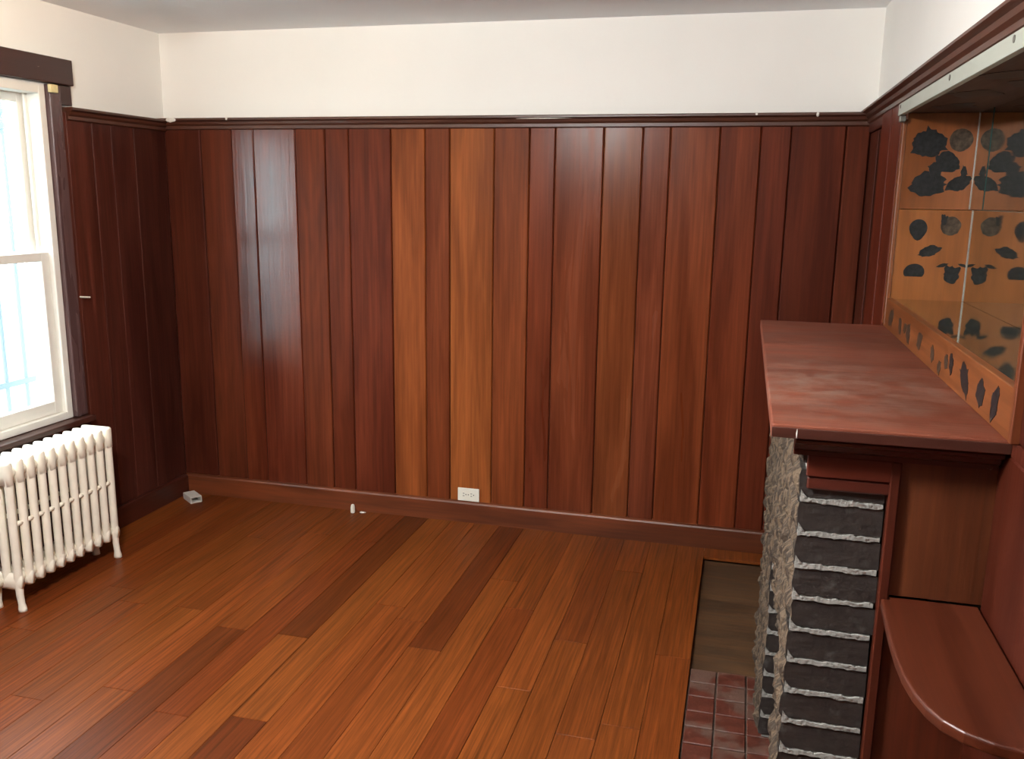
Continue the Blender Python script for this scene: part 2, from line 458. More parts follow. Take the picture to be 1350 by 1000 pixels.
obj('groove_backing', bx(XR - 0.004, XR - 0.0005, NY1 + 0.002, YB - 0.005, 0.03, 2.03), M_dark, wall_right)
obj('groove_backing', bx(XR - 0.004, XR - 0.0005, YR + 0.01, NY0 - 0.002, 0.03, 2.03), M_dark, wall_right)
for i in range(1, len(nb) - 1):
    board(wall_right, BR + (0.016 if i == 0 else 0.014), XR - 0.001 + 0.002, nb[i + 1] + 0.0012, nb[i] - 0.0012, 0.05, 2.0, vary(s(92, 37, 21), 0.05), 0.38)
# rear wall boards (behind the camera, they show only in reflections)
x = XL + 0.03
while x < XR - 0.05:
    w = rnd.choice([0.14, 0.2, 0.24]); x1 = min(x + w, XR - 0.03)
    top = 2.02
    board(wall_rear, x + 0.0012, x1 - 0.0012, YR + 0.001, YR + 0.022, 0.05, top, vary(s(124, 60, 38)), 0.42); x = x1

# plate rails
prof = [(0, 0), (0.062, 0), (0.066, -0.004), (0.066, -0.011), (0.058, -0.015), (0.050, -0.018), (0.046, -0.030), (0.036, -0.038), (0.036, -0.052), (0.028, -0.057), (0, -0.057)]
RC = (*s(104, 62, 46), 0.4)
M_railx = wood('dark_rail_wood_x', 0, (75, 2.5), (8, 0.8), 0.18, 0.22, (1.15, 1.2, 1.2), 0.1, wear=((0.5, 0.44, 0.38), 14, 0.72, 0.76, 0.7))
M_raily = wood('dark_rail_wood_y', 1, (75, 2.5), (8, 0.8), 0.18, 0.22, (1.15, 1.2, 1.2), 0.1, wear=((0.5, 0.44, 0.38), 14, 0.72, 0.76, 0.7))
trim1 = struct('trim_1', extrude_profile(bmesh.new(), prof, lambda a, b, t: Vector((t, YB - a, RAILT + b)), XL + 0.0, XR - 0.0), M_railx, color=RC)
trim2 = struct('trim_2', extrude_profile(bmesh.new(), [(a * 0.9, b) for a, b in prof], lambda a, b, t: Vector((XL + a, t, RAILT - 0.008 + b)), 3.510, YB - 0.02), M_raily, color=RC)
trim3 = struct('trim_3', extrude_profile(bmesh.new(), prof, lambda a, b, t: Vector((XR - a, t, RAILT + 0.008 + b)), YR, YB - 0.02), M_raily, color=RC)
def blob_chip(par, c, r, axis):
    b = bmesh.new()
    bmesh.ops.create_icosphere(b, subdivisions=2, radius=1.0)
    for v in b.verts:
        k = 1 + 0.5 * noise.noise(v.co * 1.7 + Vector(c) * 9)
        q = v.co * k
        v.co = Vector((c[0] + q.x * r[0], c[1] + q.y * r[1], c[2] + q.z * r[2]))
    obj('paint_chip', b, M_chip, par)
blob_chip(trim1, (-2.925, YB - 0.066, 2.040), (0.028, 0.003, 0.012), 1)
blob_chip(trim1, (-2.60, YB - 0.066, 2.045), (0.006, 0.003, 0.007), 1)
blob_chip(trim1, (0.015, YB - 0.066, 2.044), (0.006, 0.003, 0.005), 1)
blob_chip(trim1, (0.27, YB - 0.066, 2.040), (0.006, 0.003, 0.010), 1)
blob_chip(trim1, (-0.95, YB - 0.060, 2.034), (0.12, 0.002, 0.002), 1)

# baseboards
bprof = [(0, 0), (0.038, 0), (0.038, 0.10), (0.034, 0.108), (0.026, 0.112), (0, 0.112)]
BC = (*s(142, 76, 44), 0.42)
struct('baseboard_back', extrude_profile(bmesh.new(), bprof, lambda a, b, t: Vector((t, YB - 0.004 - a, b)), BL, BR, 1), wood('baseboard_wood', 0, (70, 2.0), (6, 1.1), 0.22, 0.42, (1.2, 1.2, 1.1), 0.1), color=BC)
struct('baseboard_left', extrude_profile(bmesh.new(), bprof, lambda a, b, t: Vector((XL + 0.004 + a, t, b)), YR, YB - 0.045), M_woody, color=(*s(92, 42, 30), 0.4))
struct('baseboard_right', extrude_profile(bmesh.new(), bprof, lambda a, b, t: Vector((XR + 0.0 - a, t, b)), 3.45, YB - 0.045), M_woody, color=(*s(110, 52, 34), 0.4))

# ------------------------------------------------------------------ window in the left wall
win = empty('window_1', (XL, (WY0 + WY1) / 2, WZ0), kind='structure')
CC = (*s(112, 88, 92), 0.27)
M_cas = wood('dark_casing_wood', 2, (75, 2.0), (8, 1.0), 0.15, 0.18, (1.12, 1.15, 1.18), 0.1, wear=((0.55, 0.5, 0.45), 16, 0.74, 0.77, 0.7))
M_casy = wood('dark_casing_wood_y', 1, (75, 2.0), (8, 1.0), 0.15, 0.18, (1.12, 1.15, 1.18), 0.1, wear=((0.6, 0.55, 0.5), 16, 0.70, 0.74, 0.8))
cas = obj('casing', bx(XL + 0.0005, XL + 0.034, WY1 + 0.022, WY1 + 0.092, 0.634, 2.13, bev=0.003), M_cas, win, color=CC)
obj('casing', bx(XL + 0.0005, XL + 0.034, WY0 - 0.118, WY0 - 0.022, 0.648, 2.13, bev=0.003), M_cas, win, color=CC)
obj('head_casing', bx(XL + 0.0005, XL + 0.044, WY0 - 0.15, WY1 + 0.165, 2.135, 2.245, bev=0.003), M_casy, win, color=(*s(78, 42, 34), 0.4))
obj('casing_block', bx(XL + 0.0005, XL + 0.026, WY1 + 0.0925, WY1 + 0.165, 2.05, 2.134, bev=0.002), M_cas, win, color=(*s(76, 42, 34), 0.4))
bm = bmesh.new(); box(bm, XL - 0.03, XL + 0.075, WY0 - 0.16, WY1 + 0.095, 0.605, 0.632, bev=0.006, seg=2)
obj('stool', bm, M_casy, win, color=(*s(82, 48, 42), 0.35))
obj('apron', bx(XL + 0.0005, XL + 0.03, WY0 - 0.13, WY1 + 0.09, 0.50, 0.604, bev=0.003), M_casy, win, color=(*s(74, 38, 30), 0.4))
# white vinyl frame: outer frame, tracks, two sashes
def ring(x0, x1, y0, y1, z0, z1, w, wb=None, wt=None, bev=0.003):
    b = bmesh.new(); wb = wb or w; wt = wt or w
    box(b, x0, x1, y0, y0 + w, z0, z1, bev); box(b, x0, x1, y1 - w, y1, z0, z1, bev)
    box(b, x0, x1, y0 + w - 0.004, y1 - w + 0.004, z0, z0 + wb, bev); box(b, x0, x1, y0 + w - 0.004, y1 - w + 0.004, z1 - wt, z1, bev)
    return b
obj('frame', ring(XL - 0.13, XL + 0.012, WY0 - 0.02, WY1 + 0.02, 0.633, 2.132, 0.038, 0.035, 0.045), M_vinyl, win)
obj('track', bx(XL - 0.062, XL - 0.050, WY1 - 0.034, WY1 - 0.018, 0.67, 2.09, bev=0.001), M_vinyl, win)
up_ = obj('upper_sash', ring(XL - 0.105, XL - 0.070, WY0 + 0.018, WY1 - 0.018, 1.37, 2.088, 0.042, 0.035, 0.04), M_vinyl, win)
obj('pane', bx(XL - 0.090, XL - 0.086, WY0 + 0.058, WY1 - 0.058, 1.40, 2.05), M_glass, up_)
lo_ = obj('lower_sash', ring(XL - 0.045, XL - 0.010, WY0 + 0.018, WY1 - 0.018, 0.668, 1.405, 0.048, 0.06, 0.04), M_vinyl, win)
obj('pane', bx(XL - 0.030, XL - 0.026, WY0 + 0.064, WY1 - 0.064, 0.72, 1.37), M_glass, lo_)
bm = bmesh.new(); box(bm, XL - 0.03, XL - 0.002, 2.94, 2.99, 1.404, 1.418, 0.003)
obj('sash_lock', bm, M_vinyl, lo_)
tag(obj('wooden_block', bx(XL + 0.034, XL + 0.050, WY1 + 0.012, WY1 + 0.058, 2.094, 2.128, bev=0.002), M_cream),
    'small cream block in the top corner of the dark window casing', 'block')

# security grille outside
gr = empty('security_grille', (-3.32, 2.9, 0.4), 'pale blue iron security grille outside the left window', 'grille')
GXX = -3.30
for k in range(12):
    yk = 2.28 + k * 0.118
    b = bmesh.new(); box(b, GXX - 0.007, GXX + 0.007, yk - 0.007, yk + 0.007, 0.45, 2.0, 0.001)
    lathe(b, [(0.004, 2.0), (0.018, 2.03), (0.001, 2.10)], (GXX, yk, 0), 8)
    obj('bar', b, M_bars, gr)
for z in (0.78, 1.96):
    obj('cross_bar', bx(GXX - 0.008, GXX + 0.008, 2.2, 3.62, z - 0.014, z + 0.014, bev=0.001), M_bars, gr)
struct('ground', bx(-30, XL - T - 0.02, -20, 24, -1.1, -1.0), M_ground)

# ------------------------------------------------------------------ radiator
RXF, RXB, RY0, RP, RN, RZT = -2.735, -2.882, 2.742, 0.0575, 11, 0.628
rad = empty('radiator', ((RXF + RXB) / 2, RY0 + 5 * RP, 0), 'cream cast-iron column radiator under the window', 'radiator')
def yprof(pts, yc, fn, n=10):
    """ring of elliptical cross sections stacked along z: (z, x centre, rx, ry)"""
    b = bmesh.new(); rings = []
    for z, xc, rx, ry in pts:
        rings.append([b.verts.new((xc + rx * math.cos(2 * math.pi * i / n), yc + ry * math.sin(2 * math.pi * i / n), z)) for i in range(n)])
    for k in range(len(rings) - 1):
        for i in range(n):
            j = (i + 1) % n; b.faces.new((rings[k][i], rings[k][j], rings[k + 1][j], rings[k + 1][i]))
    b.faces.new(list(reversed(rings[0]))); b.faces.new(rings[-1])
    bmesh.ops.recalc_face_normals(b, faces=b.faces)
    return b
xcs = [RXF - 0.0168, RXF - 0.0735 + 0.003, RXF - 0.1245]
sec_me = None
for k in range(RN):
    yc = RY0 + k * RP
    # header castings at top and bottom of the section, rounded across
    b = bmesh.new()
    hp = [(-0.0168, 0.575), (-0.0172, 0.614), (-0.0155, 0.621), (-0.009, 0.6265), (0, RZT), (0.009, 0.6265), (0.0155, 0.621), (0.0172, 0.614), (0.0168, 0.575), (0.0160, 0.53), (-0.0160, 0.53)]
    rx = []
    for xx, sc in ((RXB, 0.45), (RXB + 0.003, 0.74), (RXB + 0.010, 0.95), (RXB + 0.018, 1), (RXF - 0.018, 1), (RXF - 0.010, 0.95), (RXF - 0.003, 0.76), (RXF + 0.0005, 0.5)):
        rx.append([b.verts.new((xx, yc + a * sc, 0.585 + (z - 0.585) * (1 if sc == 1 else (0.99 if sc > 0.9 else (0.97 if sc > 0.7 else 0.93))))) for a, z in hp])
    for i in range(len(rx) - 1):
        for j in range(len(hp)):
            jj = (j + 1) % len(hp); b.faces.new((rx[i][j], rx[i][jj], rx[i + 1][jj], rx[i + 1][j]))
    b.faces.new(rx[0]); b.faces.new(list(reversed(rx[-1])))
    bmesh.ops.recalc_face_normals(b, faces=b.faces)
    sec = obj('section', b, M_rad, rad, smooth=True)
    b = bmesh.new(); rz = []
    for xx, sc in ((RXB, 0.8), (RXB + 0.02, 1), (RXF - 0.02, 1), (RXF, 0.8)):
        rz.append([b.verts.new((xx, yc + 0.0175 * sc * math.cos(2 * math.pi * i / 10), 0.125 + 0.036 * sc * math.sin(2 * math.pi * i / 10))) for i in range(10)])
    for i in range(3):
        for j in range(10):
            jj = (j + 1) % 10; b.faces.new((rz[i][j], rz[i][jj], rz[i + 1][jj], rz[i + 1][j]))
    b.faces.new(rz[0]); b.faces.new(list(reversed(rz[-1])))
    bmesh.ops.recalc_face_normals(b, faces=b.faces)
    obj('bottom_header', b, M_rad, sec, smooth=True)
    for q, xc in enumerate(xcs):
        obj('column', yprof([(0.098, xc, 0.012, 0.012), (0.108, xc, 0.0155, 0.0155), (0.14, xc, 0.0168, 0.0168), (0.30, xc, 0.0168, 0.0167), (0.50, xc, 0.0168, 0.0167), (0.58, xc, 0.0170, 0.0168), (0.605, xc, 0.0165, 0.0160)], yc, None, 12), M_rad, sec, smooth=True)
        if k < RN - 1 and q != 1:
            b = bmesh.new(); tube(b, (xc, yc + 0.012, 0.365), (xc, yc + RP - 0.012, 0.365), 0.010, 8)
            obj('spacer', b, M_rad, sec, smooth=True)
    if k < RN - 1:
        for z in (0.575, 0.135):
            b = bmesh.new(); tube(b, (RXF - 0.040, yc + 0.01, z), (RXF - 0.040, yc + RP - 0.01, z), 0.024 if z > 0.3 else 0.022, 14)
            obj('hub', b, M_rad, sec, smooth=True)
    if k in (0, RN - 1):
        for xc, sg in ((xcs[0], 1), (xcs[2], -1)):
            obj('foot', yprof([(0.0, xc + sg * 0.006, 0.019, 0.017), (0.012, xc + sg * 0.006, 0.018, 0.016), (0.03, xc + sg * 0.004, 0.0135, 0.0135), (0.07, xc, 0.0145, 0.0145), (0.12, xc, 0.0165, 0.0162), (0.19, xc, 0.0168, 0.0163), (0.25, xc, 0.0164, 0.0158)], yc, None, 12), M_rad, sec, smooth=True)
b = bmesh.new(); tube(b, (RXF - 0.082, RY0 - 0.05, 0.375), (RXF - 0.082, RY0 - 0.015, 0.375), 0.012, 8); tube(b, (RXF - 0.082, RY0 - 0.062, 0.375), (RXF - 0.082, RY0 - 0.05, 0.375), 0.02, 6)
obj('tie_rod_nut', b, M_rad, rad)
b = bmesh.new(); tube(b, (RXF - 0.09, RY0 - 0.09, 0.125), (RXF - 0.09, RY0 - 0.02, 0.125), 0.020, 12); tube(b, (RXF - 0.09, RY0 - 0.09, 0.0005), (RXF - 0.09, RY0 - 0.09, 0.125), 0.014, 12)
obj('feed_pipe', b, M_rad, rad, smooth=True)

# ------------------------------------------------------------------ hearth
hearth = empty('hearth', (0.03, 2.4, -0.03), 'worn red brick hearth tiles laid in front of the fireplace', 'hearth')
smear_streaks(M_tile, (0.12, 0.078, 0.060), 7, 0.50, 0.57, 0.7)
FX = 0.145                                                            # front plane of the brick pier
obj('bed', bx(HX + 0.002, BR - 0.002, 1.635, HY - 0.002, -0.0315, -0.011), plain('hearth_grout', (0.085, 0.06, 0.047), 0.9, var=0.3, scale=40), hearth)
ty = HY - 0.004
row = 0
while ty > 1.70:
    y0 = ty - 0.094
    xs = [HX + 0.003, 0.003, 0.105, 0.207, 0.309]
    for k in range(4):
        obj('hearth_tile', bx(xs[k] + 0.003, xs[k + 1] - 0.003, y0 + 0.003, ty - 0.003, -0.012, -0.004 + rnd.uniform(-0.001, 0.001), bev=0.002), M_tile, hearth)
    ty = y0; row += 1

# ------------------------------------------------------------------ fireplace
FY0, FY1 = 1.832, 3.21
fp = empty('fireplace', (0.32, 2.5, 0), 'brick fireplace with dark bricks, rock-faced front and worn red wooden mantel', 'fireplace')
PITCH = 0.0716
NC = 17
OY0, OY1, OZ = 2.035, 2.668, PITCH * 9                               # fire opening
def rock_brick(seed, ln, front_off=0.0, wid=0.162, hgt=0.0575):
    """brick with a broken rock face towards -X; local origin at the face plane's near bottom corner"""
    b = bmesh.new()
    ny, nz = max(6, int(ln / 0.011)), 5
    d = 0.0
    grid = []
    for j in range(nz + 1):
        rowv = []
        for i in range(ny + 1):
            u, v = i / ny, j / nz
            e = min(u, 1 - u, 0.5) * ln / 0.03; e2 = min(v, 1 - v) * hgt / 0.014
            k = min(1.0, e + 0.25) * min(1.0, e2 + 0.15)
            h = 0.009 + 0.015 * noise.noise(Vector((u * ln * 30 + seed * 7.3, v * hgt * 22, seed * 3.1))) + 0.012 * noise.noise(Vector((u * ln * 95 + seed, v * 2.2 + seed, 4.4)))
            rowv.append(b.verts.new((-max(0.0, h) * k, u * ln, v * hgt)))
        grid.append(rowv)
    for j in range(nz):
        for i in range(ny):
            f = b.faces.new((grid[j][i], grid[j + 1][i], grid[j + 1][i + 1], grid[j][i + 1])); f.material_index = 0
    rim = [grid[0][i] for i in range(ny + 1)] + [grid[j][ny] for j in range(1, nz + 1)] + [grid[nz][i] for i in range(ny - 1, -1, -1)] + [grid[j][0] for j in range(nz - 1, 0, -1)]
    bk = [b.verts.new((wid, v.co.y, v.co.z)) for v in rim]
    n = len(rim)
    for i in range(n):
        j = (i + 1) % n
        f = b.faces.new((rim[i], bk[i], bk[j], rim[j])); f.material_index = 1
    f = b.faces.new(bk); f.material_index = 1
    bmesh.ops.recalc_face_normals(b, faces=b.faces)
    me = bpy.data.meshes.new('brick')
    b.to_mesh(me); b.free()
    me.materials.append(M_brough); me.materials.append(M_bdark)
    return me
pool = {}
def put_brick(y0, y1, z, x=FX):
    ln = round(y1 - y0, 3)
    key = (ln, rnd.randrange(5))
    if key not in pool:
        pool[key] = rock_brick(len(pool) + 1, ln)
    o = bpy.data.objects.new('brick', pool[key])
    COL.objects.link(o); o.parent = fp
    o.location = Vector((x + rnd.uniform(-0.003, 0.003), y0, z)) - WORG[fp.name]
J = 0.013
def fill(y0, y1, z, shift):
    """a course of bricks between y0 and y1"""
    ln = 0.200
    y = y0; first = True
    while y < y1 - 0.02:
        l = ln / 2 - J / 2 if (first and shift) else ln - J
        if y + l > y1 - 0.045: l = y1 - y
        put_brick(y, y + l, z); y += l + J; first = False
for c in range(NC):
    z = c * PITCH + 0.010
    if z < OZ - 0.01:
        fill(FY0, OY0, z, c % 2); fill(OY1, FY1, z, c % 2)
    else:
        fill(FY0, FY1, z, c % 2)
# mortar: a core behind the brick faces and the raked joints seen on the faces turned to the camera
b = bmesh.new()
box(b, FX + 0.007, FX + 0.158, FY0 + 0.004, OY0 - 0.003, 0.0, NC * PITCH)
box(b, FX + 0.007, FX + 0.158, OY1 + 0.003, FY1 - 0.004, 0.0, NC * PITCH)
box(b, FX + 0.007, FX + 0.158, OY0 - 0.003, OY1 + 0.003, OZ + 0.004, NC * PITCH)
obj('mortar', b, M_mortar, fp)
def joint(yf, z, x0, x1, seed, tick=True):
    b = bmesh.new(); n = 22
    top, bot = [], []
    for i in range(n + 1):
        x = x0 + (x1 - x0) * i / n
        w0 = 0.0045 + 0.004 * noise.noise(Vector((x * 75, seed, 0.3))); w1 = 0.0045 + 0.005 * noise.noise(Vector((x * 90, seed, 5.3)))
        if tick and i == 0: w1 = 0.022
        if tick and i == 1: w1 = 0.012
        top.append((x, z + w1)); bot.append((x, z - w0))
    fr = [b.verts.new((x, yf - 0.0035, zz)) for x, zz in top]; fb = [b.verts.new((x, yf - 0.0035, zz)) for x, zz in bot]
    br_ = [b.verts.new((x, yf + 0.012, zz)) for x, zz in top]; bb_ = [b.verts.new((x, yf + 0.012, zz)) for x, zz in bot]
    for i in range(n):
        b.faces.new((fr[i], fr[i + 1], fb[i + 1], fb[i])); b.faces.new((fr[i], br_[i], br_[i + 1], fr[i + 1])); b.faces.new((fb[i], fb[i + 1], bb_[i + 1], bb_[i]))
    b.faces.new((fr[0], fb[0], bb_[0], br_[0])); b.faces.new((fr[n], br_[n], bb_[n], fb[n]))
    bmesh.ops.recalc_face_normals(b, faces=b.faces)
    obj('mortar_joint', b, M_mortar, fp)
for c in range(1, NC):
    if c < 16: joint(FY0, c * PITCH + 0.0032, FX - 0.001, FX + 0.158, c * 3.7)
    if c * PITCH < OZ:
        joint(OY1, c * PITCH + 0.0032, FX - 0.001, FX + 0.158, c * 3.7 + 50)
b = bmesh.new()                                                       # firebox lining
box(b, FX + 0.16, BR + 0.02, OY0 - 0.02, OY0, 0, OZ + 0.05); box(b, FX + 0.16, BR + 0.02, OY1, OY1 + 0.02, 0, OZ + 0.05)
box(b, BR - 0.01, BR + 0.02, OY0, OY1, 0, OZ + 0.05); box(b, FX + 0.16, BR - 0.01, OY0, OY1, OZ + 0.02, OZ + 0.05)
obj('firebox', b, M_soot, fp)
# far side cheek of the chimney breast
obj('far_cheek', bx(FX + 0.16, BR - 0.003, FY1 - 0.06, FY1 - 0.03, 0, 1.2, bev=0.002), M_board, fp, color=(*s(112, 52, 34), 0.4))
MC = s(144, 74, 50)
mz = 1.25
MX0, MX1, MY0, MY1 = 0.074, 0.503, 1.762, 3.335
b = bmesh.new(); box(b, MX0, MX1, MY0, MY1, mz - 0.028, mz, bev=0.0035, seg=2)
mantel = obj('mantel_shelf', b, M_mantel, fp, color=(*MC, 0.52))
obj('mantel_edge', bx(MX0 + 0.001, MX1 - 0.002, MY0 - 0.004, MY0 + 0.0005, mz - 0.026, mz - 0.006, bev=0.001), M_woodx, mantel, color=(*s(84, 44, 34), 0.42))
blob_chip(mantel, (MX0 + 0.048, MY0 - 0.004, mz - 0.016), (0.0015, 0.001, 0.009), 0)
# mouldings below the shelf on its near end
mp = [(0, 0), (-0.052, 0), (-0.056, -0.006), (-0.052, -0.013), (-0.038, -0.018), (-0.030, -0.030), (-0.022, -0.034), (-0.022, -0.044), (0, -0.044)]
b = extrude_profile(bmesh.new(), mp, lambda a, q, t: Vector((t, FY0 - 0.0005 + a, mz - 0.028 + q)), FX - 0.022, 0.497)
obj('bed_moulding', b, M_woodx, fp, color=(*s(96, 42, 30), 0.34))
b = bmesh.new(); box(b, FX + 0.006, 0.318, FY0 - 0.016, FY0 - 0.0045, 1.132, mz - 0.0725, bev=0.002)
obj('frieze_board', b, M_woodx, fp, color=(*s(102, 42, 28), 0.36))
b = bmesh.new(); box(b, FX + 0.008, 0.316, FY0 - 0.012, FY0 - 0.0045, 1.103, 1.131, bev=0.004)
obj('frieze_bead', b, M_woodx, fp, color=(*s(94, 42, 32), 0.36))
obj('side_stile', bx(0.3085, 0.3285, FY0 - 0.018, FY0 + 0.03, 0.0, mz - 0.0725, bev=0.003), M_board, fp, color=(*s(104, 48, 34), 0.36))
obj('side_panel', bx(0.329, BR + 0.0285, FY0 - 0.004, FY0 + 0.02, 0.892, mz - 0.0725, bev=0.001), M_board, fp, color=(*s(118, 64, 37), 0.4))
obj('side_panel', bx(0.329, BR + 0.0285, FY0 - 0.004, FY0 + 0.02, 0.0, 0.869, bev=0.001), M_board, fp, color=(*s(104, 46, 27), 0.42))

# quarter-round shelf between the fireplace and the right wall
SX1 = BR + 0.0125
outl = [(SX1, FY0 - 0.005), (0.3295, FY0 - 0.005), (0.3295, FY0 - 0.019), (0.314, FY0 - 0.019), (0.310, 1.735), (0.306, 1.64), (0.3055, 1.57), (0.308, 1.51), (0.3155, 1.455), (0.328, 1.41), (0.345, 1.377), (0.371, 1.350), (0.408, 1.331), (0.447, 1.322), (SX1, 1.318)]
sh = empty('corner_shelf', (0.42, 1.6, 0.868), 'rounded reddish wooden corner shelf between mantel side and right wall', 'shelf')
b = bmesh.new()
vt = [b.verts.new((x, y, 0.890)) for x, y in outl]
f = b.faces.new(vt)
r = bmesh.ops.extrude_face_region(b, geom=[f])
bmesh.ops.translate(b, verts=[v for v in r['geom'] if isinstance(v, bmesh.types.BMVert)], vec=(0, 0, -0.022))
bmesh.ops.recalc_face_normals(b, faces=b.faces)
es = [e for e in b.edges if all(abs(v.co.z - 0.890) < 1e-6 for v in e.verts) or all(abs(v.co.z - 0.868) < 1e-6 for v in e.verts)]
bmesh.ops.bevel(b, geom=es, offset=0.005, segments=3, affect='EDGES', profile=0.5)
obj('shelf_top', b, M_mantel if False else M_woody, sh, color=(*s(98, 45, 26), 0.38))

# ------------------------------------------------------------------ mirrored niche above the mantel
ni = empty('mirrored_niche', (0.6, 2.54, mz), 'mirrored niche with dark motifs on orange wood above the mantel', 'niche')
NF = 1.348                                                          # level of the mirrored floor
NT = 1.966
ep = obj('end_panel', bx(0.499, NX + 0.018, 3.302, 3.333, NF - 0.006, 1.652, bev=0.001), M_panel, ni, color=(*s(176, 108, 52), 0.35))
ep2 = obj('end_panel', bx(0.499, NX + 0.018, 3.300, 3.333, 1.6535, NT, bev=0.001), M_panel, ni, color=(*s(160, 94, 46), 0.35))
obj('near_panel', bx(0.503, NX + 0.018, 1.747, 1.765, NF + 0.001, NT, bev=0.001), M_panel, ni, color=(*s(176, 108, 52), 0.35))
obj('corner_stop', bx(0.487, 0.499, 3.296, 3.335, NF - 0.09, NT - 0.02, bev=0.002), M_panel, ni, color=(*s(160, 92, 48), 0.4))
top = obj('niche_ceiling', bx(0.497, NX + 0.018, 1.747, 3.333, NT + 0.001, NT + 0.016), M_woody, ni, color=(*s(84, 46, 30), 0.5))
obj('mirror_floor', bx(0.511, NX + 0.018, 1.767, 3.300, NF - 0.006, NF), M_mirrorf, ni, label='dusty mirror laid flat as the niche floor')
obj('back_mirror', bx(NX + 0.004, NX + 0.0095, 1.767, 3.300, NF + 0.0005, 1.653), M_mirror, ni, label='lower back mirror')
obj('back_mirror', bx(NX - 0.008, NX - 0.001, 1.767, 3.118, 1.655, NT), M_mirror, ni, label='upper back mirror')
obj('back_mirror', bx(NX - 0.008, NX - 0.001, 3.126, 3.2985, 1.655, NT), M_mirror, ni, label='narrow upper mirror strip')
obj('mirror_seam', bx(NX - 0.0095, NX - 0.001, 3.1185, 3.1255, 1.655, NT), M_green, ni)
obj('mirror_edge', bx(NX - 0.0105, NX - 0.004, 3.2955, 3.2995, 1.655, NT), M_silver, ni)
obj('mirror_edge', bx(NX + 0.001, NX + 0.006, 3.2965, 3.3005, NF + 0.001, 1.653), M_silver, ni)
led = obj('ledge_board', bx(0.490, 0.5105, 1.747, 3.333, mz + 0.0005, NF + 0.002, bev=0.0015), M_woody, ni, color=(*s(158, 92, 48), 0.4))
obj('near_jamb', bx(0.487, 0.5045, 1.728, 1.7465, mz + 0.001, NT, bev=0.002), M_board, ni, color=(*s(142, 74, 42), 0.4))
st = obj('pale_strip', bx(0.468, 0.4845, 1.2, 3.298, 1.957, 1.9945, bev=0.001), M_strip, ni, label='pale painted strip along the niche top')
for yk in (2.513, 1.95):
    b = bmesh.new(); tube(b, (0.4665, yk, 1.982), (0.470, yk, 1.982), 0.0075, 12); obj('screw', b, M_metal, st)
b = bmesh.new(); tube(b, (0.4665, 3.262, 1.984), (0.470, 3.262, 1.984), 0.007, 10); obj('screw', b, M_metal, st)
b = bmesh.new(); box(b, 0.470, 0.490, 3.27, 3.2985, 1.935, 1.9565, 0.003); obj('bracket', b, M_metal, st)

def motif(par, kind, c, w, h, plane, seed, mat, rot=0.0):
    """flat printed motif: outline in the panel plane, a fraction of a millimetre thick"""
    n = 40; pts = []
    for i in range(n):
        a = 2 * math.pi * i / n
        r = 1.0
        ca, sa = math.cos(a), math.sin(a)
        nz_ = 0.16 * noise.noise(Vector((ca * 1.6, sa * 1.6, seed * 2.7))) + 0.12 * noise.noise(Vector((ca * 5, sa * 5, seed)))
        if kind == 'round': r = 1 + nz_ * 0.4
        elif kind == 'drop': r = (1 + nz_ * 0.3) * (1 + 0.35 * max(0, -sa) ** 8)
        elif kind == 'dome': r = 1 + nz_ * 0.3; sa = max(sa, -0.55)
        elif kind == 'leaf': r = (1 + nz_ * 1.8) * (1.0 if abs(ca) < 0.9 else 1.12); sa = sa * abs(sa) ** 0.55
        elif kind == 'fruit': r = (0.85 + nz_) * (1 + 0.9 * max(0, math.cos(a - 2.1)) ** 22 + 0.8 * max(0, math.cos(a - 0.9)) ** 22 + 0.7 * max(0, math.cos(a - 1.55)) ** 40)
        elif kind == 'rough': r = 1 + nz_ * 1.3 + (0.35 if (i * 7 + seed) % 13 == 0 else 0)
        px_, py_ = ca * r * w / 2, sa * r * h / 2
        pts.append((px_ * math.cos(rot) - py_ * math.sin(rot), px_ * math.sin(rot) + py_ * math.cos(rot)))
    b = bmesh.new()
    def P(p, q, d):
        if plane == 'y': return (c[0] + p, c[1] - d, c[2] + q)
        if plane == 'x': return (c[0] - d, c[1] + p, c[2] + q)
        return (c[0] + p, c[1] + q, c[2] - d)
    th = 0.0005 + 0.0002 * (seed % 5)
    f1 = [b.verts.new(P(p, q, th)) for p, q in pts]; f0 = [b.verts.new(P(p, q, -0.0002)) for p, q in pts]
    b.faces.new(f1); b.faces.new(list(reversed(f0)))
    for i in range(n):
        j = (i + 1) % n; b.faces.new((f1[i], f0[i], f0[j], f1[j]))
    bmesh.ops.recalc_face_normals(b, faces=b.faces)
    bmesh.ops.triangulate(b, faces=[f for f in b.faces if len(f.verts) > 4])
    obj('motif', b, mat, par)
MU = [('rough', 0.574, 1.871, 0.102, 0.083, 0), ('round', 0.670, 1.879, 0.073, 0.073, 1), ('leaf', 0.634, 1.808, 0.085, 0.064, 0, -0.45), ('rough', 0.602, 1.785, 0.045, 0.05, 0), ('leaf', 0.581, 1.738, 0.108, 0.082, 0, 0.1), ('leaf', 0.676, 1.740, 0.078, 0.050, 0, 0.5), ('rough', 0.688, 1.776, 0.020, 0.034, 0)]
ML = [('drop', 0.567, 1.590, 0.057, 0.062, 0), ('round', 0.667, 1.600, 0.062, 0.064, 1), ('fruit', 0.645, 1.615, 0.022, 0.03, 0), ('leaf', 0.610, 1.515, 0.070, 0.036, 0, 0.35), ('dome', 0.567, 1.442, 0.067, 0.056, 0), ('fruit', 0.686, 1.430, 0.052, 0.056, 0), ('leaf', 0.655, 1.468, 0.034, 0.012, 0, 0.3), ('leaf', 0.720, 1.468, 0.034, 0.010, 0, -0.3)]
for i, (k, x, z, w, h, m, *ro) in enumerate(MU): motif(ep2, k, (x, 3.300, z), w, h, 'y', i + 1, M_motifb if m else M_motif, *ro)
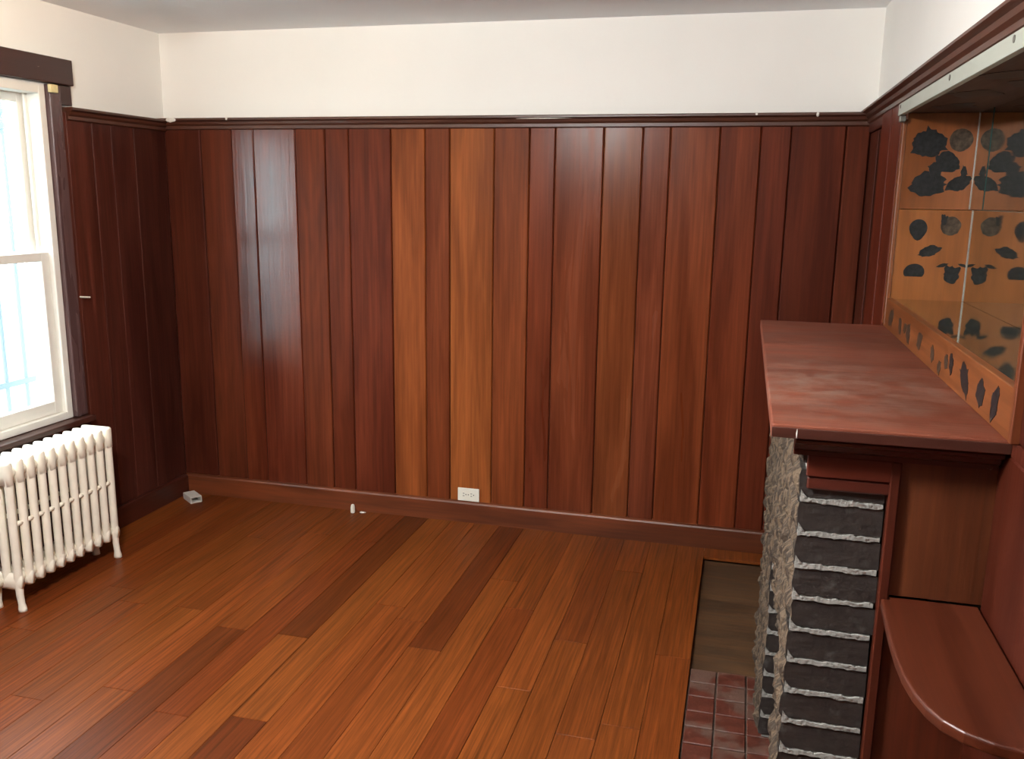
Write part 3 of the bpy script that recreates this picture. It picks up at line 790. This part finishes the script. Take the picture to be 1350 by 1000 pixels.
for i, (k, x, z, w, h, m, *ro) in enumerate(ML): motif(ep, k, (x, 3.302, z), w, h, 'y', i + 11, M_motifb if m else M_motif, *ro)
LM = [(3.174, 1.297, .09, .05), (2.985, 1.293, .06, .05), (2.90, 1.30, .05, .03), (2.837, 1.293, .06, .05), (2.659, 1.297, .07, .05), (2.474, 1.293, .05, .04), (2.378, 1.275, .04, .03), (2.308, 1.300, .035, .04), (2.252, 1.306, .035, .05), (2.115, 1.298, .09, .052), (1.972, 1.296, .06, .056), (1.862, 1.297, .045, .072)]
for i, (y, z, w, h) in enumerate(LM): motif(led, 'leaf' if i % 3 else 'rough', (0.490, y, z), w, h, 'x', i + 31, M_motif if i > 7 else M_motifb, 0.5 if i % 2 else -0.4)
for i, (x, y, w, h) in enumerate([(0.60, 3.1, .12, .2), (0.58, 2.75, .13, .18), (0.66, 2.5, .1, .2), (0.56, 2.35, .1, .16), (0.63, 2.1, .12, .2)]): motif(top, 'leaf', (x, y, NT + 0.001), w, h, 'z', i + 51, M_motif)

# ------------------------------------------------------------------ small things
ou = empty('wall_outlet', (-1.311, 4.224, 0.114), 'cream double wall outlet just above the back baseboard', 'outlet')
oc = (-1.311, 0.150)
obj('cover_plate', bx(oc[0] - 0.058, oc[0] + 0.058, 4.2175, 4.2245, oc[1] - 0.036, oc[1] + 0.034, bev=0.002), M_plate, ou)
for sx in (-1, 1):
    b = bmesh.new(); box(b, oc[0] + sx * 0.021 - 0.016, oc[0] + sx * 0.021 + 0.016, 4.2160, 4.2178, oc[1] - 0.015, oc[1] + 0.013, 0.0008)
    rc = obj('receptacle', b, M_plate, ou)
    for dz in (-0.007, 0.006):
        obj('slot', bx(oc[0] + sx * 0.021 - 0.009, oc[0] + sx * 0.021 + 0.000, 4.2155, 4.2161, oc[1] + dz - 0.0015, oc[1] + dz + 0.0015), M_slot, rc)
    b = bmesh.new(); tube(b, (oc[0] + sx * 0.021 + 0.008, 4.2155, oc[1]), (oc[0] + sx * 0.021 + 0.008, 4.2161, oc[1]), 0.003, 8); obj('ground_hole', b, M_slot, rc)
b = bmesh.new(); tube(b, (oc[0], 4.2165, oc[1]), (oc[0], 4.2176, oc[1]), 0.003, 8); obj('screw', b, M_metal, ou)

# plastic sleeve lying in the corner
b = bmesh.new()
W, Hh, Ln, t = 0.062, 0.036, 0.115, 0.005
box(b, -Ln / 2, Ln / 2, -W / 2, W / 2, 0, t, 0.001); box(b, -Ln / 2, Ln / 2, -W / 2, W / 2, Hh - t, Hh, 0.001)
box(b, -Ln / 2, Ln / 2, -W / 2, -W / 2 + t, t, Hh - t); box(b, -Ln / 2, Ln / 2, W / 2 - t, W / 2, t, Hh - t)
box(b, -Ln / 2 + 0.002, -Ln / 2 + 0.06, -W / 2 + t, W / 2 - t, t, Hh - t)
bmesh.ops.rotate(b, verts=b.verts, cent=(0, 0, 0), matrix=Matrix.Rotation(math.radians(-36), 3, 'Z'))
bmesh.ops.translate(b, verts=b.verts, vec=(-2.876, 4.10, 0.0005))
tag(obj('plastic_sleeve', b, M_plast), 'small hollow grey plastic sleeve on the floor in the left corner', 'plastic piece')
b = bmesh.new(); lathe(b, [(0.010, 0), (0.0125, 0.004), (0.012, 0.03), (0.009, 0.045), (0.005, 0.048)], (-1.945, 4.17, 0.0005), 10)
tag(obj('pipe_stub', b, M_plate), 'tiny white stub standing on the floor by the baseboard', 'pipe stub')
def scrap(c, r, label):
    b = bmesh.new(); bmesh.ops.create_icosphere(b, subdivisions=2, radius=1.0)
    for v in b.verts:
        k = 1 + 0.5 * noise.noise(v.co * 1.9 + Vector(c) * 5); v.co = Vector((c[0] + v.co.x * r[0] * k, c[1] + v.co.y * r[1] * k, max(0.0004, c[2] + v.co.z * r[2] * k)))
    tag(obj('plaster_scrap', b, M_chip), label, 'scrap')
scrap((-1.895, 4.185, 0.003), (0.018, 0.008, 0.004), 'flat plaster flake on the floor right of the white stub')
b = bmesh.new(); tube(b, (BL + 0.0005, 3.50, 1.19), (BL + 0.03, 3.50, 1.19), 0.004, 8); tube(b, (BL + 0.026, 3.50, 1.19), (BL + 0.030, 3.53, 1.186), 0.004, 8)
tag(obj('wall_hook', b, M_chip), 'small pale hook on the dark boards beside the window', 'hook')

# globe lamp on the ceiling near the window, just above the top edge of the picture
GXC, GYC = -2.20, 2.93
gl = empty('globe_lamp', (GXC, GYC, ZC - 0.001), 'small warm globe lamp on the ceiling near the window', 'lamp')
b = bmesh.new(); lathe(b, [(0.030, 0), (0.030, -0.005), (0.020, -0.008), (0.020, -0.018)], (GXC, GYC, ZC - 0.001), 20)
obj('base', b, M_vinyl, gl)
b = bmesh.new(); lathe(b, [(0.022, -0.0185), (0.036, -0.028), (0.044, -0.042), (0.045, -0.055), (0.041, -0.072), (0.027, -0.087), (0.004, -0.094)], (GXC, GYC, ZC - 0.001), 24)
obj('shade', b, bulb('lit_opal_glass', 165.0, (1.0, 0.72, 0.42)), gl, smooth=True)
# bowl lamp in the middle of the room, above the top edge of the picture
LX, LY, LR = -1.2, 1.00, 0.17
bl = empty('bowl_lamp', (LX, LY, ZC - 0.001), 'opal bowl lamp hanging below the middle of the ceiling', 'lamp')
b = bmesh.new(); lathe(b, [(0.06, 0), (0.06, -0.012), (0.012, -0.02), (0.012, -0.10)], (LX, LY, ZC - 0.001), 24)
obj('stem', b, M_metal, bl)
b = bmesh.new(); lathe(b, [(0.02, -0.10), (0.10, -0.115), (0.155, -0.15), (LR, -0.20), (0.155, -0.25), (0.10, -0.29), (0.004, -0.305)], (LX, LY, ZC - 0.001), 32)
obj('shade', b, bulb('lit_opal_glass_large', 318.0, (1.0, 0.98, 0.945)), bl, smooth=True)
